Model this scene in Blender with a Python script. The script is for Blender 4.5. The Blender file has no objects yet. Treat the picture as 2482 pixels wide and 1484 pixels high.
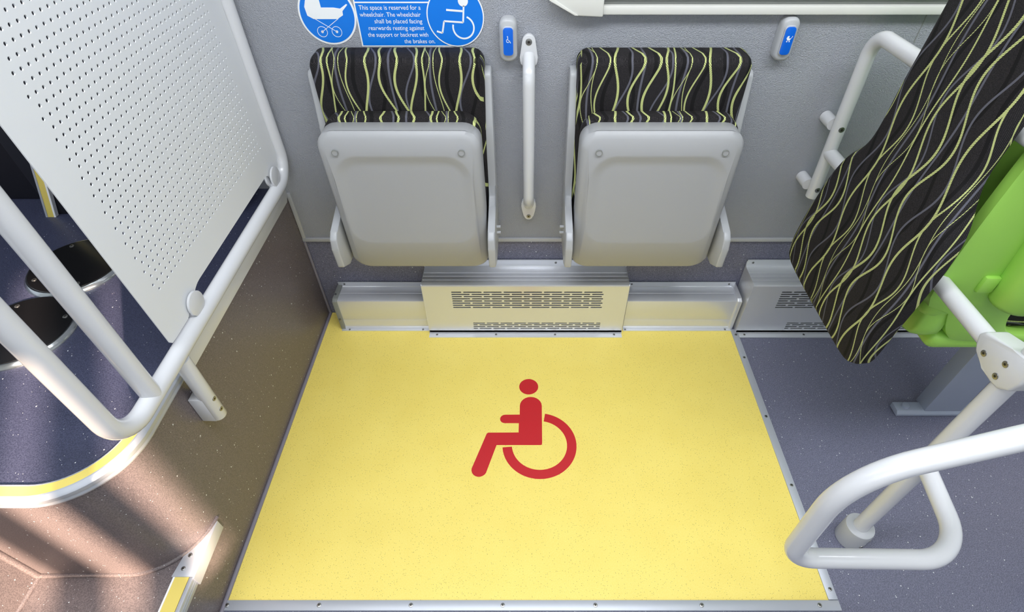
import bpy, bmesh, math, random
from mathutils import Vector, Matrix
random.seed(4)
S = bpy.context.scene
C = S.collection
PI = math.pi

# ------------------------------------------------------------------ camera
PITCH = math.atan(1294 / 1308.0)
cam_d = bpy.data.cameras.new('camera')
cam = bpy.data.objects.new('camera', cam_d)
C.objects.link(cam)
cam.location = (0, 0, 1.5)
cam.rotation_euler = (PI / 2 - PITCH, 0, 0)
cam_d.sensor_width = 36
cam_d.lens = 1308 / 2482 * 36
cam_d.shift_x = -38 / 2482
cam_d.clip_start = 0.02
S.camera = cam

# ------------------------------------------------------------------ light
S.view_settings.view_transform = 'Standard'
S.view_settings.look = 'None'
S.view_settings.gamma = 1
S.view_settings.use_curve_mapping = False
S.view_settings.exposure = 0.12
w = bpy.data.worlds.new('world')
S.world = w
w.use_nodes = True
w.node_tree.nodes['Background'].inputs[0].default_value = (0.80, 0.90, 1.0, 1)
w.node_tree.nodes['Background'].inputs[1].default_value = 0.75

def lamp(kind, name, loc, target, energy, color=(1, 1, 1), **kw):
    d = bpy.data.lights.new(name, kind)
    d.energy = energy
    d.color = color
    for k, v in kw.items():
        setattr(d, k, v)
    o = bpy.data.objects.new(name, d)
    C.objects.link(o)
    o.location = loc
    o.rotation_euler = (Vector(target) - Vector(loc)).to_track_quat('-Z', 'Y').to_euler()
    return o
# daylight through the big windows of the door side and two ceiling lamps of the bus
lamp('AREA', 'window_daylight', (0.3, -1.05, 1.75), (0.3, 1.2, 0.5), 13, (0.88, 0.94, 1.0), shape='RECTANGLE', size=3.0, size_y=0.8)
lamp('AREA', 'ceiling_lamp_light', (0.1, 0.45, 2.36), (0.1, 0.5, 0.0), 52, (0.93, 0.965, 1.0), shape='RECTANGLE', size=3.4, size_y=0.5)
SUN_D = Vector((-0.42, 0.72, -0.42)).normalized()
lamp('SUN', 'sun', (3, -5, 5), Vector((3, -5, 5)) + SUN_D, 22.0, (1.0, 0.75, 0.55), angle=math.radians(1.3))

# ------------------------------------------------------------------ materials
def lin(c):
    c = c / 255.0
    return c / 12.92 if c <= 0.04045 else ((c + 0.055) / 1.055) ** 2.4
def rgb(r, g, b):
    return (lin(r), lin(g), lin(b), 1)

def mat(name, col, rough=0.5, metal=0.0, spec=0.5, coat=0.0):
    m = bpy.data.materials.new(name)
    m.use_nodes = True
    b = m.node_tree.nodes['Principled BSDF']
    b.inputs['Base Color'].default_value = col
    b.inputs['Roughness'].default_value = rough
    b.inputs['Metallic'].default_value = metal
    b.inputs['Specular IOR Level'].default_value = spec
    b.inputs['Coat Weight'].default_value = coat
    return m

def nd(m, t, **kw):
    n = m.node_tree.nodes.new(t)
    for k, v in kw.items():
        setattr(n, k, v)
    return n
def lk(m, a, b):
    m.node_tree.links.new(a, b)
def math_n(m, op, a, b=None, c=None):
    n = nd(m, 'ShaderNodeMath', operation=op)
    for i, v in enumerate((a, b, c)):
        if v is None:
            continue
        if isinstance(v, (int, float)):
            n.inputs[i].default_value = v
        else:
            lk(m, v, n.inputs[i])
    return n.outputs[0]
def mixc(m, fac, a, b):
    n = nd(m, 'ShaderNodeMix', data_type='RGBA')
    if isinstance(fac, (int, float)):
        n.inputs[0].default_value = fac
    else:
        lk(m, fac, n.inputs[0])
    for i, v in ((6, a), (7, b)):
        if isinstance(v, tuple):
            n.inputs[i].default_value = v
        else:
            lk(m, v, n.inputs[i])
    return n.outputs[2]
def bump(m, h, strength, dist):
    n = nd(m, 'ShaderNodeBump')
    n.inputs['Strength'].default_value = strength
    n.inputs['Distance'].default_value = dist
    lk(m, h, n.inputs['Height'])
    lk(m, n.outputs[0], m.node_tree.nodes['Principled BSDF'].inputs['Normal'])

def grain(m, scale, strength, dist, detail=3):
    tc = nd(m, 'ShaderNodeTexCoord')
    n = nd(m, 'ShaderNodeTexNoise')
    n.inputs['Scale'].default_value = scale
    n.inputs['Detail'].default_value = detail
    lk(m, tc.outputs['Object'], n.inputs['Vector'])
    bump(m, n.outputs[0], strength, dist)
    return n

def vinyl(name, base, grain_dark, rough, chips=0.955, chip_scale=75, chipcol=(0.72, 0.74, 0.76, 1), chip_r=0.115):
    """safety flooring: grained base with scattered pale chips"""
    m = mat(name, base, rough)
    tc = nd(m, 'ShaderNodeTexCoord')
    no = nd(m, 'ShaderNodeTexNoise'); no.inputs['Scale'].default_value = 420; no.inputs['Detail'].default_value = 2
    lk(m, tc.outputs['Object'], no.inputs['Vector'])
    r1 = nd(m, 'ShaderNodeMapRange'); r1.inputs[1].default_value = 0.38; r1.inputs[2].default_value = 0.62
    lk(m, no.outputs[0], r1.inputs[0])
    c0 = mixc(m, r1.outputs[0], grain_dark, base)
    out = c0
    for sc, th, rr, off in ((chip_scale, chips, chip_r, 0.0), (chip_scale * 2.1, chips + 0.005, chip_r * 1.1, 3.7)):
        mp = nd(m, 'ShaderNodeMapping'); mp.inputs['Location'].default_value = (off, off * 2, off)
        mp.inputs['Scale'].default_value = (1, 1, 0.7)
        mp.inputs['Rotation'].default_value = (0.3, 0.5, off)
        lk(m, tc.outputs['Object'], mp.inputs['Vector'])
        v = nd(m, 'ShaderNodeTexVoronoi'); v.inputs['Scale'].default_value = sc
        lk(m, mp.outputs[0], v.inputs['Vector'])
        sx = nd(m, 'ShaderNodeSeparateColor'); lk(m, v.outputs['Color'], sx.inputs[0])
        a = math_n(m, 'GREATER_THAN', sx.outputs[0], th - 0.13)
        b = math_n(m, 'LESS_THAN', v.outputs['Distance'], rr)
        f = math_n(m, 'MULTIPLY', a, b)
        out = mixc(m, f, out, chipcol)
    lk(m, out, m.node_tree.nodes['Principled BSDF'].inputs['Base Color'])
    bump(m, no.outputs[0], 0.15, 0.0006)
    return m

M = {}
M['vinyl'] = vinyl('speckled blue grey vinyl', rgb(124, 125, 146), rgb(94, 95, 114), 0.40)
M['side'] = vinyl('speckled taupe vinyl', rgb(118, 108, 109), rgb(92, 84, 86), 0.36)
M['shaded'] = vinyl('speckled navy vinyl', rgb(66, 70, 94), rgb(46, 49, 71), 0.42, chips=0.985, chip_r=0.10)  # blue grey vinyl darkened, platform shade painted into the colour
M['white'] = mat('white painted tube', rgb(212, 213, 217), 0.24, coat=0.4)
M['panelwhite'] = mat('white painted sheet', rgb(226, 228, 231), 0.45)
M['wall'] = mat('grey leather grain panel', rgb(158, 161, 169), 0.5)
n = grain(M['wall'], 420, 1.0, 0.003, 2)
M['greyp'] = mat('grey seat plastic', rgb(166, 167, 170), 0.42)
grain(M['greyp'], 900, 0.12, 0.0003)
M['frame'] = mat('light grey bracket', rgb(178, 180, 184), 0.35)
M['alu'] = mat('brushed aluminium', rgb(222, 224, 230), 0.34, 0.5)
tc = nd(M['alu'], 'ShaderNodeTexCoord'); mp = nd(M['alu'], 'ShaderNodeMapping')
mp.inputs['Scale'].default_value = (3, 900, 900)
no = nd(M['alu'], 'ShaderNodeTexNoise'); no.inputs['Scale'].default_value = 1
lk(M['alu'], tc.outputs['Object'], mp.inputs[0]); lk(M['alu'], mp.outputs[0], no.inputs['Vector']); bump(M['alu'], no.outputs[0], 0.04, 0.0002)
M['strip'] = mat('satin aluminium strip', rgb(186, 190, 199), 0.42, 0.35)
M['capdark'] = mat('grey end cap', rgb(135, 138, 135), 0.5)
M['cream'] = mat('cream plastic', rgb(216, 216, 211), 0.45)
M['black'] = mat('black slot shade', rgb(14, 14, 16), 0.8)
M['blackgloss'] = mat('black cover', rgb(16, 16, 18), 0.22)
M['chrome'] = mat('chrome', rgb(205, 208, 210), 0.18, 1.0)
M['screw'] = mat('steel screw', rgb(150, 150, 148), 0.3, 0.9)
M['screwdark'] = mat('screw recess', rgb(50, 46, 42), 0.5, 0.5)
M['blue'] = mat('signal blue sticker', rgb(0, 118, 222), 0.35)
M['btnblue'] = mat('blue button', rgb(10, 100, 215), 0.3)
M['stwhite'] = mat('white sticker', rgb(238, 240, 242), 0.4)
M['green'] = mat('green seat plastic', rgb(160, 214, 92), 0.36)
grain(M['green'], 700, 0.1, 0.0003)
M['steelgrey'] = mat('grey painted leg', rgb(158, 166, 184), 0.4)
M['red'] = mat('red floor vinyl', rgb(196, 30, 38), 0.42)
M['bead'] = mat('grey joint bead', rgb(128, 124, 136), 0.5)
M['shadebox'] = mat('near black shade', rgb(20, 20, 30), 0.5)  # near-black standing in for shade at the platform back

def yellow_mat():
    m = mat('yellow speckled vinyl', rgb(246, 224, 118), 0.40)
    tc = nd(m, 'ShaderNodeTexCoord')
    big = nd(m, 'ShaderNodeTexNoise'); big.inputs['Scale'].default_value = 9; big.inputs['Detail'].default_value = 4
    lk(m, tc.outputs['Object'], big.inputs['Vector'])
    base = mixc(m, big.outputs[0], rgb(238, 212, 96), rgb(248, 226, 116))
    no = nd(m, 'ShaderNodeTexNoise'); no.inputs['Scale'].default_value = 380; no.inputs['Detail'].default_value = 2
    lk(m, tc.outputs['Object'], no.inputs['Vector'])
    r = nd(m, 'ShaderNodeMapRange'); r.inputs[1].default_value = 0.35; r.inputs[2].default_value = 0.65
    lk(m, no.outputs[0], r.inputs[0])
    base = mixc(m, math_n(m, 'MULTIPLY', r.outputs[0], 0.35), base, rgb(254, 238, 150))
    v = nd(m, 'ShaderNodeTexVoronoi'); v.inputs['Scale'].default_value = 250
    lk(m, tc.outputs['Object'], v.inputs['Vector'])
    sx = nd(m, 'ShaderNodeSeparateColor'); lk(m, v.outputs['Color'], sx.inputs[0])
    f = math_n(m, 'MULTIPLY', math_n(m, 'GREATER_THAN', sx.outputs[0], 0.66), math_n(m, 'LESS_THAN', v.outputs['Distance'], 0.20))
    out = mixc(m, math_n(m, 'MULTIPLY', f, 0.7), base, rgb(120, 100, 40))
    lk(m, out, m.node_tree.nodes['Principled BSDF'].inputs['Base Color'])
    bump(m, no.outputs[0], 0.12, 0.0005)
    return m
M['yellow'] = yellow_mat()
M['nosing'] = mat('yellow nosing', rgb(222, 202, 104), 0.6)
grain(M['nosing'], 500, 0.3, 0.0006)

def fabric(name, scale=1.0):
    """black weave with wavy lime and grey lines; UV is in metres"""
    m = mat(name, rgb(34, 32, 34), 0.85, spec=0.25)
    uv = nd(m, 'ShaderNodeUVMap', uv_map='fab')
    sp = nd(m, 'ShaderNodeSeparateXYZ'); lk(m, uv.outputs[0], sp.inputs[0])
    U = math_n(m, 'MULTIPLY', sp.outputs[0], 1.0 / scale); W = math_n(m, 'MULTIPLY', sp.outputs[1], 1.0 / scale)
    P = 0.240
    # x0, amplitude, wavelength, phase, half width, colour 0 green / 1 grey / 2 dark
    L = [(.057, .022, .262, 0.0, .0031, 0), (.068, -.005, .300, 0.0, .0027, 1), (.094, .020, .258, -0.15, .0033, 0),
         (.118, .021, .255, 0.55, .0024, 1), (.119, .016, .262, PI - 0.75, .0029, 0), (.146, .005, .262, PI - 0.3, .0021, 0),
         (.170, .019, .258, 0.15, .0010, 0), (.173, -.006, .300, 0.2, .0027, 1), (.186, .009, .262, -0.5, .0011, 0),
         (.206, .018, .258, -0.1, .0022, 0), (.234, .013, .262, PI - 0.35, .0031, 0), (.258, .020, .262, 1.5, .0026, 1),
         (.036, .013, .262, PI, .0045, 2), (.082, .014, .262, 0.9, .0045, 2), (.156, .014, .262, 0.4, .0045, 2), (.222, .014, .262, 0.2, .0050, 2)]
    W = math_n(m, 'ADD', W, 0.265)
    hatch = math_n(m, 'FRACT', math_n(m, 'MULTIPLY', math_n(m, 'ADD', math_n(m, 'MULTIPLY', U, 0.75), W), 1 / 0.0036))
    hm = math_n(m, 'GREATER_THAN', hatch, 0.30)
    no = nd(m, 'ShaderNodeTexNoise'); no.inputs['Scale'].default_value = 900
    lk(m, uv.outputs[0], no.inputs['Vector'])
    wv = math_n(m, 'FRACT', math_n(m, 'MULTIPLY', math_n(m, 'SUBTRACT', math_n(m, 'MULTIPLY', U, 0.8), W), 1 / 0.0030))
    wv2 = math_n(m, 'GREATER_THAN', wv, 0.7)
    base = mixc(m, math_n(m, 'MULTIPLY', wv2, math_n(m, 'GREATER_THAN', no.outputs[0], 0.5)), rgb(27, 25, 27), rgb(66, 62, 64))
    out = base
    for ci, col in ((2, rgb(18, 17, 18)), (1, rgb(92, 92, 102)), (0, None)):
        mask = None
        for (x0, A, lam, ph, hw, k) in L:
            if k != ci:
                continue
            s = math_n(m, 'COSINE', math_n(m, 'MULTIPLY_ADD', W, 2 * PI / lam, ph))
            d = math_n(m, 'WRAP', math_n(m, 'SUBTRACT', math_n(m, 'MULTIPLY_ADD', s, A, U), x0), P / 2, -P / 2)
            hit = math_n(m, 'LESS_THAN', math_n(m, 'ABSOLUTE', d), hw)
            mask = hit if mask is None else math_n(m, 'MAXIMUM', mask, hit)
        if ci == 0:
            col = mixc(m, hm, rgb(60, 62, 36), rgb(206, 214, 142))
        out = mixc(m, mask, out, col)
    lk(m, out, m.node_tree.nodes['Principled BSDF'].inputs['Base Color'])
    bump(m, no.outputs[0], 0.3, 0.0006)
    return m
M['fabric'] = fabric('striped seat fabric')
M['fabricbig'] = fabric('striped pad fabric', 0.95)

# ------------------------------------------------------------------ helpers
def props(o, label=None, cat=None, group=None, kind=None):
    if label: o['label'] = label
    if cat: o['category'] = cat
    if group: o['group'] = group
    if kind: o['kind'] = kind
    return o

def empty(name, loc=(0, 0, 0)):
    o = bpy.data.objects.new(name, None)
    C.objects.link(o)
    o.location = loc
    o.empty_display_size = 0.05
    return o

def obj(name, bm, m, parent=None, smooth=38):
    me = bpy.data.meshes.new(name)
    bmesh.ops.recalc_face_normals(bm, faces=bm.faces)
    bm.to_mesh(me)
    bm.free()
    for mm in (m if isinstance(m, (list, tuple)) else [m]):
        me.materials.append(M[mm])
    if smooth:
        for p in me.polygons:
            p.use_smooth = True
        me.set_sharp_from_angle(angle=math.radians(smooth))
    o = bpy.data.objects.new(name, me)
    C.objects.link(o)
    if parent:
        o.parent = parent
        q = parent
        off = Vector((0, 0, 0))
        while q:
            off += q.location
            q = q.parent
        me.transform(Matrix.Translation(-off))
    return o

def box(x0, x1, y0, y1, z0, z1, bev=0.0, seg=2, bm=None):
    bm2 = bmesh.new()
    r = bmesh.ops.create_cube(bm2, size=1)
    for v in r['verts']:
        v.co = Vector(((x0 + x1) / 2 + v.co.x * (x1 - x0), (y0 + y1) / 2 + v.co.y * (y1 - y0), (z0 + z1) / 2 + v.co.z * (z1 - z0)))
    if bev:
        bmesh.ops.bevel(bm2, geom=bm2.edges[:], offset=bev, segments=seg, profile=0.5, affect='EDGES')
    return merge(bm, bm2)

def merge(bm, bm2):
    if bm is None:
        return bm2
    me = bpy.data.meshes.new('tmp')
    bm2.to_mesh(me)
    bm.from_mesh(me)
    bm2.free()
    bpy.data.meshes.remove(me)
    return bm

def loft(rings, cap0=True, cap1=True, bm=None, closed=True):
    bm = bm or bmesh.new()
    R = [[bm.verts.new(p) for p in r] for r in rings]
    n = len(R[0])
    for a, b in zip(R, R[1:]):
        for i in range(n if closed else n - 1):
            bm.faces.new((a[i], a[(i + 1) % n], b[(i + 1) % n], b[i]))
    if cap0: bm.faces.new(R[0][::-1])
    if cap1: bm.faces.new(R[-1])
    return bm

def fillet(pts, rad, seg=8):
    """polyline with rounded corners"""
    pts = [Vector(p) for p in pts]
    out = [pts[0]]
    for i in range(1, len(pts) - 1):
        a, b, c = pts[i - 1], pts[i], pts[i + 1]
        r = rad[i] if isinstance(rad, dict) and i in rad else (rad if not isinstance(rad, dict) else 0)
        d1 = (a - b); d2 = (c - b)
        l1, l2 = d1.length, d2.length
        d1.normalize(); d2.normalize()
        ang = d1.angle(d2)
        if r <= 0 or ang > PI - 0.01:
            out.append(b); continue
        t = min(r / math.tan(ang / 2), l1 * 0.49, l2 * 0.49)
        rr = t * math.tan(ang / 2)
        cen = b + (d1 + d2).normalized() * (rr / math.sin(ang / 2))
        p0 = b + d1 * t - cen; p1 = b + d2 * t - cen
        tot = p0.angle(p1)
        for k in range(seg + 1):
            f = k / seg
            q = (p0 * math.sin((1 - f) * tot) + p1 * math.sin(f * tot)) / math.sin(tot)
            out.append(cen + q)
    out.append(pts[-1])
    return out

def tube(pts, r, n=20, bm=None, caps=True, dome=False):
    pts = [Vector(p) for p in pts]
    T = []
    for i in range(len(pts)):
        a = pts[max(i - 1, 0)]; b = pts[min(i + 1, len(pts) - 1)]
        T.append((b - a).normalized())
    up = Vector((0, 0, 1)) if abs(T[0].z) < 0.9 else Vector((1, 0, 0))
    N = (up - T[0] * up.dot(T[0])).normalized()
    rings = []
    def ring(c, N, B, rr):
        return [c + N * (rr * math.cos(2 * PI * k / n)) + B * (rr * math.sin(2 * PI * k / n)) for k in range(n)]
    for i, p in enumerate(pts):
        if i:
            N = (N - T[i] * N.dot(T[i])).normalized()
        B = T[i].cross(N)
        rr = r[i] if isinstance(r, (list, tuple)) else r
        if dome and i == 0:
            for k in (3, 2, 1):
                a = k / 3 * PI / 2 * 0.95
                rings.append(ring(p - T[i] * rr * 0.5 * math.sin(a), N, B, rr * math.cos(a)))
        rings.append(ring(p, N, B, rr))
    return loft(rings, caps, caps, bm)

def disc(c, ax, r, h, n=24, bm=None, bev=0.0):
    c = Vector(c); ax = Vector(ax).normalized()
    if bev:
        return tube([c, c + ax * (h - bev), c + ax * (h - bev * .3), c + ax * h], [r, r, r - bev * .3, r - bev], n, bm)
    return tube([c, c + ax * h], r, n, bm)

def prism(poly, a0, a1, axis='z', bm=None, bev=0.0, seg=2):
    """poly: 2D outline; axis z: (x,y), axis y: (x,z), axis x: (y,z); extruded from a0 to a1"""
    def P(p, a):
        return {'z': (p[0], p[1], a), 'y': (p[0], a, p[1]), 'x': (a, p[0], p[1])}[axis]
    b2 = loft([[P(p, a0) for p in poly], [P(p, a1) for p in poly]])
    if bev:
        bmesh.ops.bevel(b2, geom=b2.edges[:], offset=bev, segments=seg, profile=0.5, affect='EDGES', clamp_overlap=True)
    return merge(bm, b2)

def rrect(x0, x1, z0, z1, r, seg=6):
    """rounded rectangle; r = one radius or (bl, br, tr, tl)"""
    rs = r if isinstance(r, (list, tuple)) else (r,) * 4
    out = []
    for (cx, cz, a0, rr) in ((x0 + rs[0], z0 + rs[0], PI, rs[0]), (x1 - rs[1], z0 + rs[1], 1.5 * PI, rs[1]),
                             (x1 - rs[2], z1 - rs[2], 0, rs[2]), (x0 + rs[3], z1 - rs[3], .5 * PI, rs[3])):
        for k in range(seg + 1):
            a = a0 + k / seg * PI / 2
            out.append((cx + rr * math.cos(a), cz + rr * math.sin(a)))
    return out

def smooth_poly(pts, sub=5):
    out = []
    n = len(pts)
    for i in range(n):
        p0, p1, p2, p3 = (Vector(pts[(i + k - 1) % n]) for k in range(4))
        for k in range(sub):
            t = k / sub
            out.append(0.5 * ((2 * p1) + (p2 - p0) * t + (2 * p0 - 5 * p1 + 4 * p2 - p3) * t * t + (3 * p1 - p0 - 3 * p2 + p3) * t ** 3))
    return [tuple(p) for p in out]

def inset(poly, d):
    """move a closed 2D outline inwards (outline given counter-clockwise)"""
    n = len(poly); out = []
    area = sum(poly[i][0] * poly[(i + 1) % n][1] - poly[(i + 1) % n][0] * poly[i][1] for i in range(n))
    sg = 1 if area > 0 else -1
    for i in range(n):
        a = Vector(poly[i - 1]); b = Vector(poly[(i + 1) % n])
        t = (b - a).normalized()
        nn = Vector((-t.y, t.x)) * sg
        out.append(tuple(Vector(poly[i]) + nn * d))
    return out

def set_uv(o, fn):
    me = o.data
    uv = me.uv_layers.new(name='fab')
    for p in me.polygons:
        for li in p.loop_indices:
            uv.data[li].uv = fn(me.vertices[me.loops[li].vertex_index].co, p.normal)
def uv_seat(du, dw):
    def fn(c, n):
        if abs(n.x) > 0.75:
            return (c.y * 1.0 + du + 0.03, c.z + dw)
        return (c.x + du, c.z - c.y + dw)
    return fn

def screw(parent, p, ax, r=0.0045, name='screw'):
    """countersunk steel screw: head with a dark socket"""
    ax = Vector(ax).normalized()
    bm = disc(Vector(p) - ax * 0.001, ax, r, 0.0022, 14, bev=0.0008)
    k = len(bm.faces)
    disc(Vector(p) + ax * 0.0011, ax, r * 0.42, 0.0003, 6, bm)
    bm.faces.ensure_lookup_table()
    for f in bm.faces[k:]:
        f.material_index = 1
    return obj(name, bm, ['screw', 'screwdark'], parent)

def cell(bm, O, u, v, cu, cv, hw, hh, a, b, round_, th):
    """one rectangular cell (half size hw,hh) with an octagonal/slot hole (half size a,b), both faces and hole wall"""
    O = Vector(O); u = Vector(u); v = Vector(v); nrm = u.cross(v)
    rx = b * 0.586 if not round_ else a * 0.586
    H = [(a, -b * .414), (a, b * .414), (a - rx, b), (-a + rx, b), (-a, b * .414), (-a, -b * .414), (-a + rx, -b), (a - rx, -b)]
    K = [(hw, -hh), (hw, hh), (-hw, hh), (-hw, -hh)]
    sides = []
    for s in (0.0, -th):
        f = lambda p: bm.verts.new(O + u * (cu + p[0]) + v * (cv + p[1]) + nrm * s)
        h = [f(p) for p in H]; k = [f(p) for p in K]
        fs = [(h[0], k[0], k[1], h[1]), (h[1], k[1], h[2]), (h[2], k[1], k[2], h[3]), (h[3], k[2], h[4]),
              (h[4], k[2], k[3], h[5]), (h[5], k[3], h[6]), (h[6], k[3], k[0], h[7]), (h[7], k[0], h[0])]
        for q in fs:
            bm.faces.new(q if s == 0.0 else q[::-1])
        sides.append(h)
    for i in range(8):
        bm.faces.new((sides[0][i], sides[0][(i + 1) % 8], sides[1][(i + 1) % 8], sides[1][i]))

def quad(bm, O, u, v, u0, u1, v0, v1, th):
    O = Vector(O); u = Vector(u); v = Vector(v); n = u.cross(v)
    if u1 - u0 < 1e-5 or v1 - v0 < 1e-5: return
    for s in (0.0, -th):
        q = [bm.verts.new(O + u * a + v * b + n * s) for a, b in ((u0, v0), (u1, v0), (u1, v1), (u0, v1))]
        bm.faces.new(q if s == 0 else q[::-1])

def stroke(pts, wdt, O, a0, a1, axis='y', bm=None, join=True):
    """flat line of width wdt through 2D points"""
    for p, q in zip(pts, pts[1:]):
        p = Vector(p); q = Vector(q); d = (q - p).normalized(); n = Vector((-d.y, d.x)) * wdt / 2
        e = d * wdt / 2 if join else d * 0
        bm = prism([tuple(p - e + n), tuple(p - e - n), tuple(q + e - n), tuple(q + e + n)], a0, a1, axis, bm)
    return bm

def arc(cx, cz, r0, r1, a0, a1, y0, y1, axis='y', bm=None, n=40):
    full = abs(a1 - a0) >= 2 * PI - 1e-4
    def P(r, a, y):
        p = (cx + r * math.cos(a), cz + r * math.sin(a))
        return {'z': (p[0], p[1], y), 'y': (p[0], y, p[1]), 'x': (y, p[0], p[1])}[axis]
    rings = []
    for k in range(n + (0 if full else 1)):
        a = a0 + (a1 - a0) * k / n
        rings.append([P(r0, a, y0), P(r1, a, y0), P(r1, a, y1), P(r0, a, y1)])
    if full:
        rings.append(rings[0])
        b2 = loft(rings, False, False)
        bmesh.ops.remove_doubles(b2, verts=b2.verts, dist=1e-6)
    else:
        b2 = loft(rings)
    return merge(bm, b2)

# ------------------------------------------------------------------ setting
XL, YW, ZP, ZS = -0.772, 1.48, 0.56, 0.18
def struct(name, bm, m, smooth=38):
    return props(obj(name, bm, m, None, smooth), kind='structure')

struct('floor', box(-0.90, 3.2, -1.4, YW + 0.05, -0.06, -0.002), 'vinyl', 0)
# upper wall lining, lower wall vinyl
struct('wall_back', box(XL, 3.2, YW, YW + 0.04, 0.362, 2.3), 'wall', 0)
struct('wall_back_rear', box(-2.9, XL, YW, YW + 0.04, 0.5, 2.3), 'wall', 0)
struct('baseboard_back', box(-0.9, 3.2, YW + 0.002, YW + 0.04, -0.02, 0.37), 'vinyl', 0)
bm = box(XL, 3.2, YW - 0.006, YW + 0.002, 0.352, 0.366, 0.0015)
box(XL + .001, XL + 0.013, YW - 0.0062, YW + 0.002, 0.366, 0.545, 0.0015, bm=bm)
struct('trim_1', bm, 'frame')
struct('trim_2', tube([(XL + 0.004, 1.476, 0.0), (XL + 0.004, 1.476, 0.352)], 0.005, 10), 'bead')
bm = box(1.003, 1.005, YW - 0.001, YW + 0.001, 1.0, 1.074)
struct('trim_3', bm, 'capdark')

# raised rear platform with rounded front corner, one mesh: side wall follows the corner
RC = 0.150
def plat_outline(off=0.0, x_end=-2.9):
    """front/side line of the platform from its far left to the wall, moved outwards by off"""
    cx, cy = XL - RC, 0.45 + RC
    pts = [(x_end, 0.45 - off), (-1.4, 0.45 - off), (-1.128, 0.45 - off)]
    for k in range(17):
        a = -PI / 2 + k / 16 * PI / 2
        pts.append((cx + (RC + off) * math.cos(a), cy + (RC + off) * math.sin(a)))
    pts += [(XL + off, 0.8), (XL + off, 1.1), (XL + off, YW)]
    return pts
ol = plat_outline()
bm = bmesh.new()
lo = [bm.verts.new((x, y, -0.02)) for x, y in ol]
hi = [bm.verts.new((x, y, ZP - 0.02)) for x, y in ol]
for i in range(len(ol) - 1):
    bm.faces.new((lo[i], lo[i + 1], hi[i + 1], hi[i]))
struct('wall_left', bm, 'side', 50)
struct('floor_platform', prism(ol + [(-2.9, YW)], ZP - 0.02, ZP), 'shaded', 0)
# step in front of the platform
bm = box(-1.60, XL, -1.4, 0.449, ZS - 0.01, ZS)
st2 = [(-1.1, .455), (-1.1, .6)]
inner = [p for p in ol if p[0] > -1.0 and p[1] < 0.61]
prism([(-0.95, 0.449)] + [(XL, 0.449), (XL, 0.60)] + inner[::-1], ZS - 0.01, ZS, bm=bm)
struct('floor_step', bm, 'side', 0)
bm = box(XL - 0.02, XL - 0.0005, -1.4, 0.60, -0.02, ZS - 0.01)
struct('wall_left_step', bm, 'side', 0)
bm = box(-1.60, -1.128, -1.4, 0.45, ZS, 0.37)
struct('floor_upper_step', bm, 'side', 0)
# cove beads where step meets platform, floor meets side
pts = [(-1.128, 0.447, ZS + .003)] + [(x, y - 0.003 if x < -.93 else y, ZS + .003) for x, y in ol if x > -1.12 and y < 0.60]
bm = tube(pts, 0.006, 10)
tube([(-1.126, 0.446, ZS), (-1.126, 0.446, 0.37)], 0.007, 10, bm)
tube([(-1.126, 0.446, ZS + .002), (-1.126, -1.2, ZS + .002)], 0.006, 10, bm)
struct('trim_4', bm, 'side')
struct('trim_5', tube([(XL + 0.004, -0.6, 0.001), (XL + 0.004, 1.478, 0.001)], 0.006, 10), 'bead')

# window over the lining: cream frame with corner cover, rubber and glass
win = props(empty('window_1', (0.6, YW, 1.1)), kind='structure')
bm = box(0.16, 3.0, 1.455, YW, 1.073, 1.094, 0.003)
obj('window_frame', bm, 'cream', win)
bm = box(0.16, 3.0, 1.468, YW, 1.094, 1.112, 0.002)
box(0.16, 3.0, 1.460, YW, 1.1065, 1.112, 0.001, bm=bm)
box(0.16, 3.0, 1.450, YW, 1.1185, 1.124, 0.001, bm=bm)
obj('window_channel', bm, 'capdark', win)
bm = box(0.16, 3.0, 1.47, 1.476, 1.124, 1.60)
obj('window_blind', bm, 'cream', win)
bm = prism([(0.118, 1.073), (0.186, 1.070), (0.186, 1.135), (0.04, 1.135), (0.055, 1.107)], 1.447, 1.479, 'y', bev=0.004)
prism([(0.116, 1.0745), (0.124, 1.0745), (0.06, 1.113), (0.052, 1.108)], 1.444, 1.46, 'y', bm=bm, bev=0.001)
obj('corner_cover', bm, 'cream', win)

# unseen door side wall added to mask the sun; its opening shapes the patches
bm = box(-7.0, -0.30, -1.55, -1.45, 0.0, 3.0)
box(0.45, 7.0, -1.55, -1.45, 0.0, 3.0, bm=bm)
box(-0.30, 0.48, -1.55, -1.45, 0.0, 1.23, bm=bm)
box(-0.30, 0.48, -1.55, -1.45, 2.08, 3.0, bm=bm)
for xx in (0.07, 0.28):  # bars added to break the sun patch into streaks
    box(xx, xx + 0.065, -1.55, -1.45, 1.15, 2.30, bm=bm)
struct('wall_sun_mask', bm, 'cream', 0)
struct('ceiling', box(-3.4, 3.4, -1.55, YW + 0.05, 2.40, 2.45), 'cream', 0)  # unseen ceiling, added to keep the sun off the back wall

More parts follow.
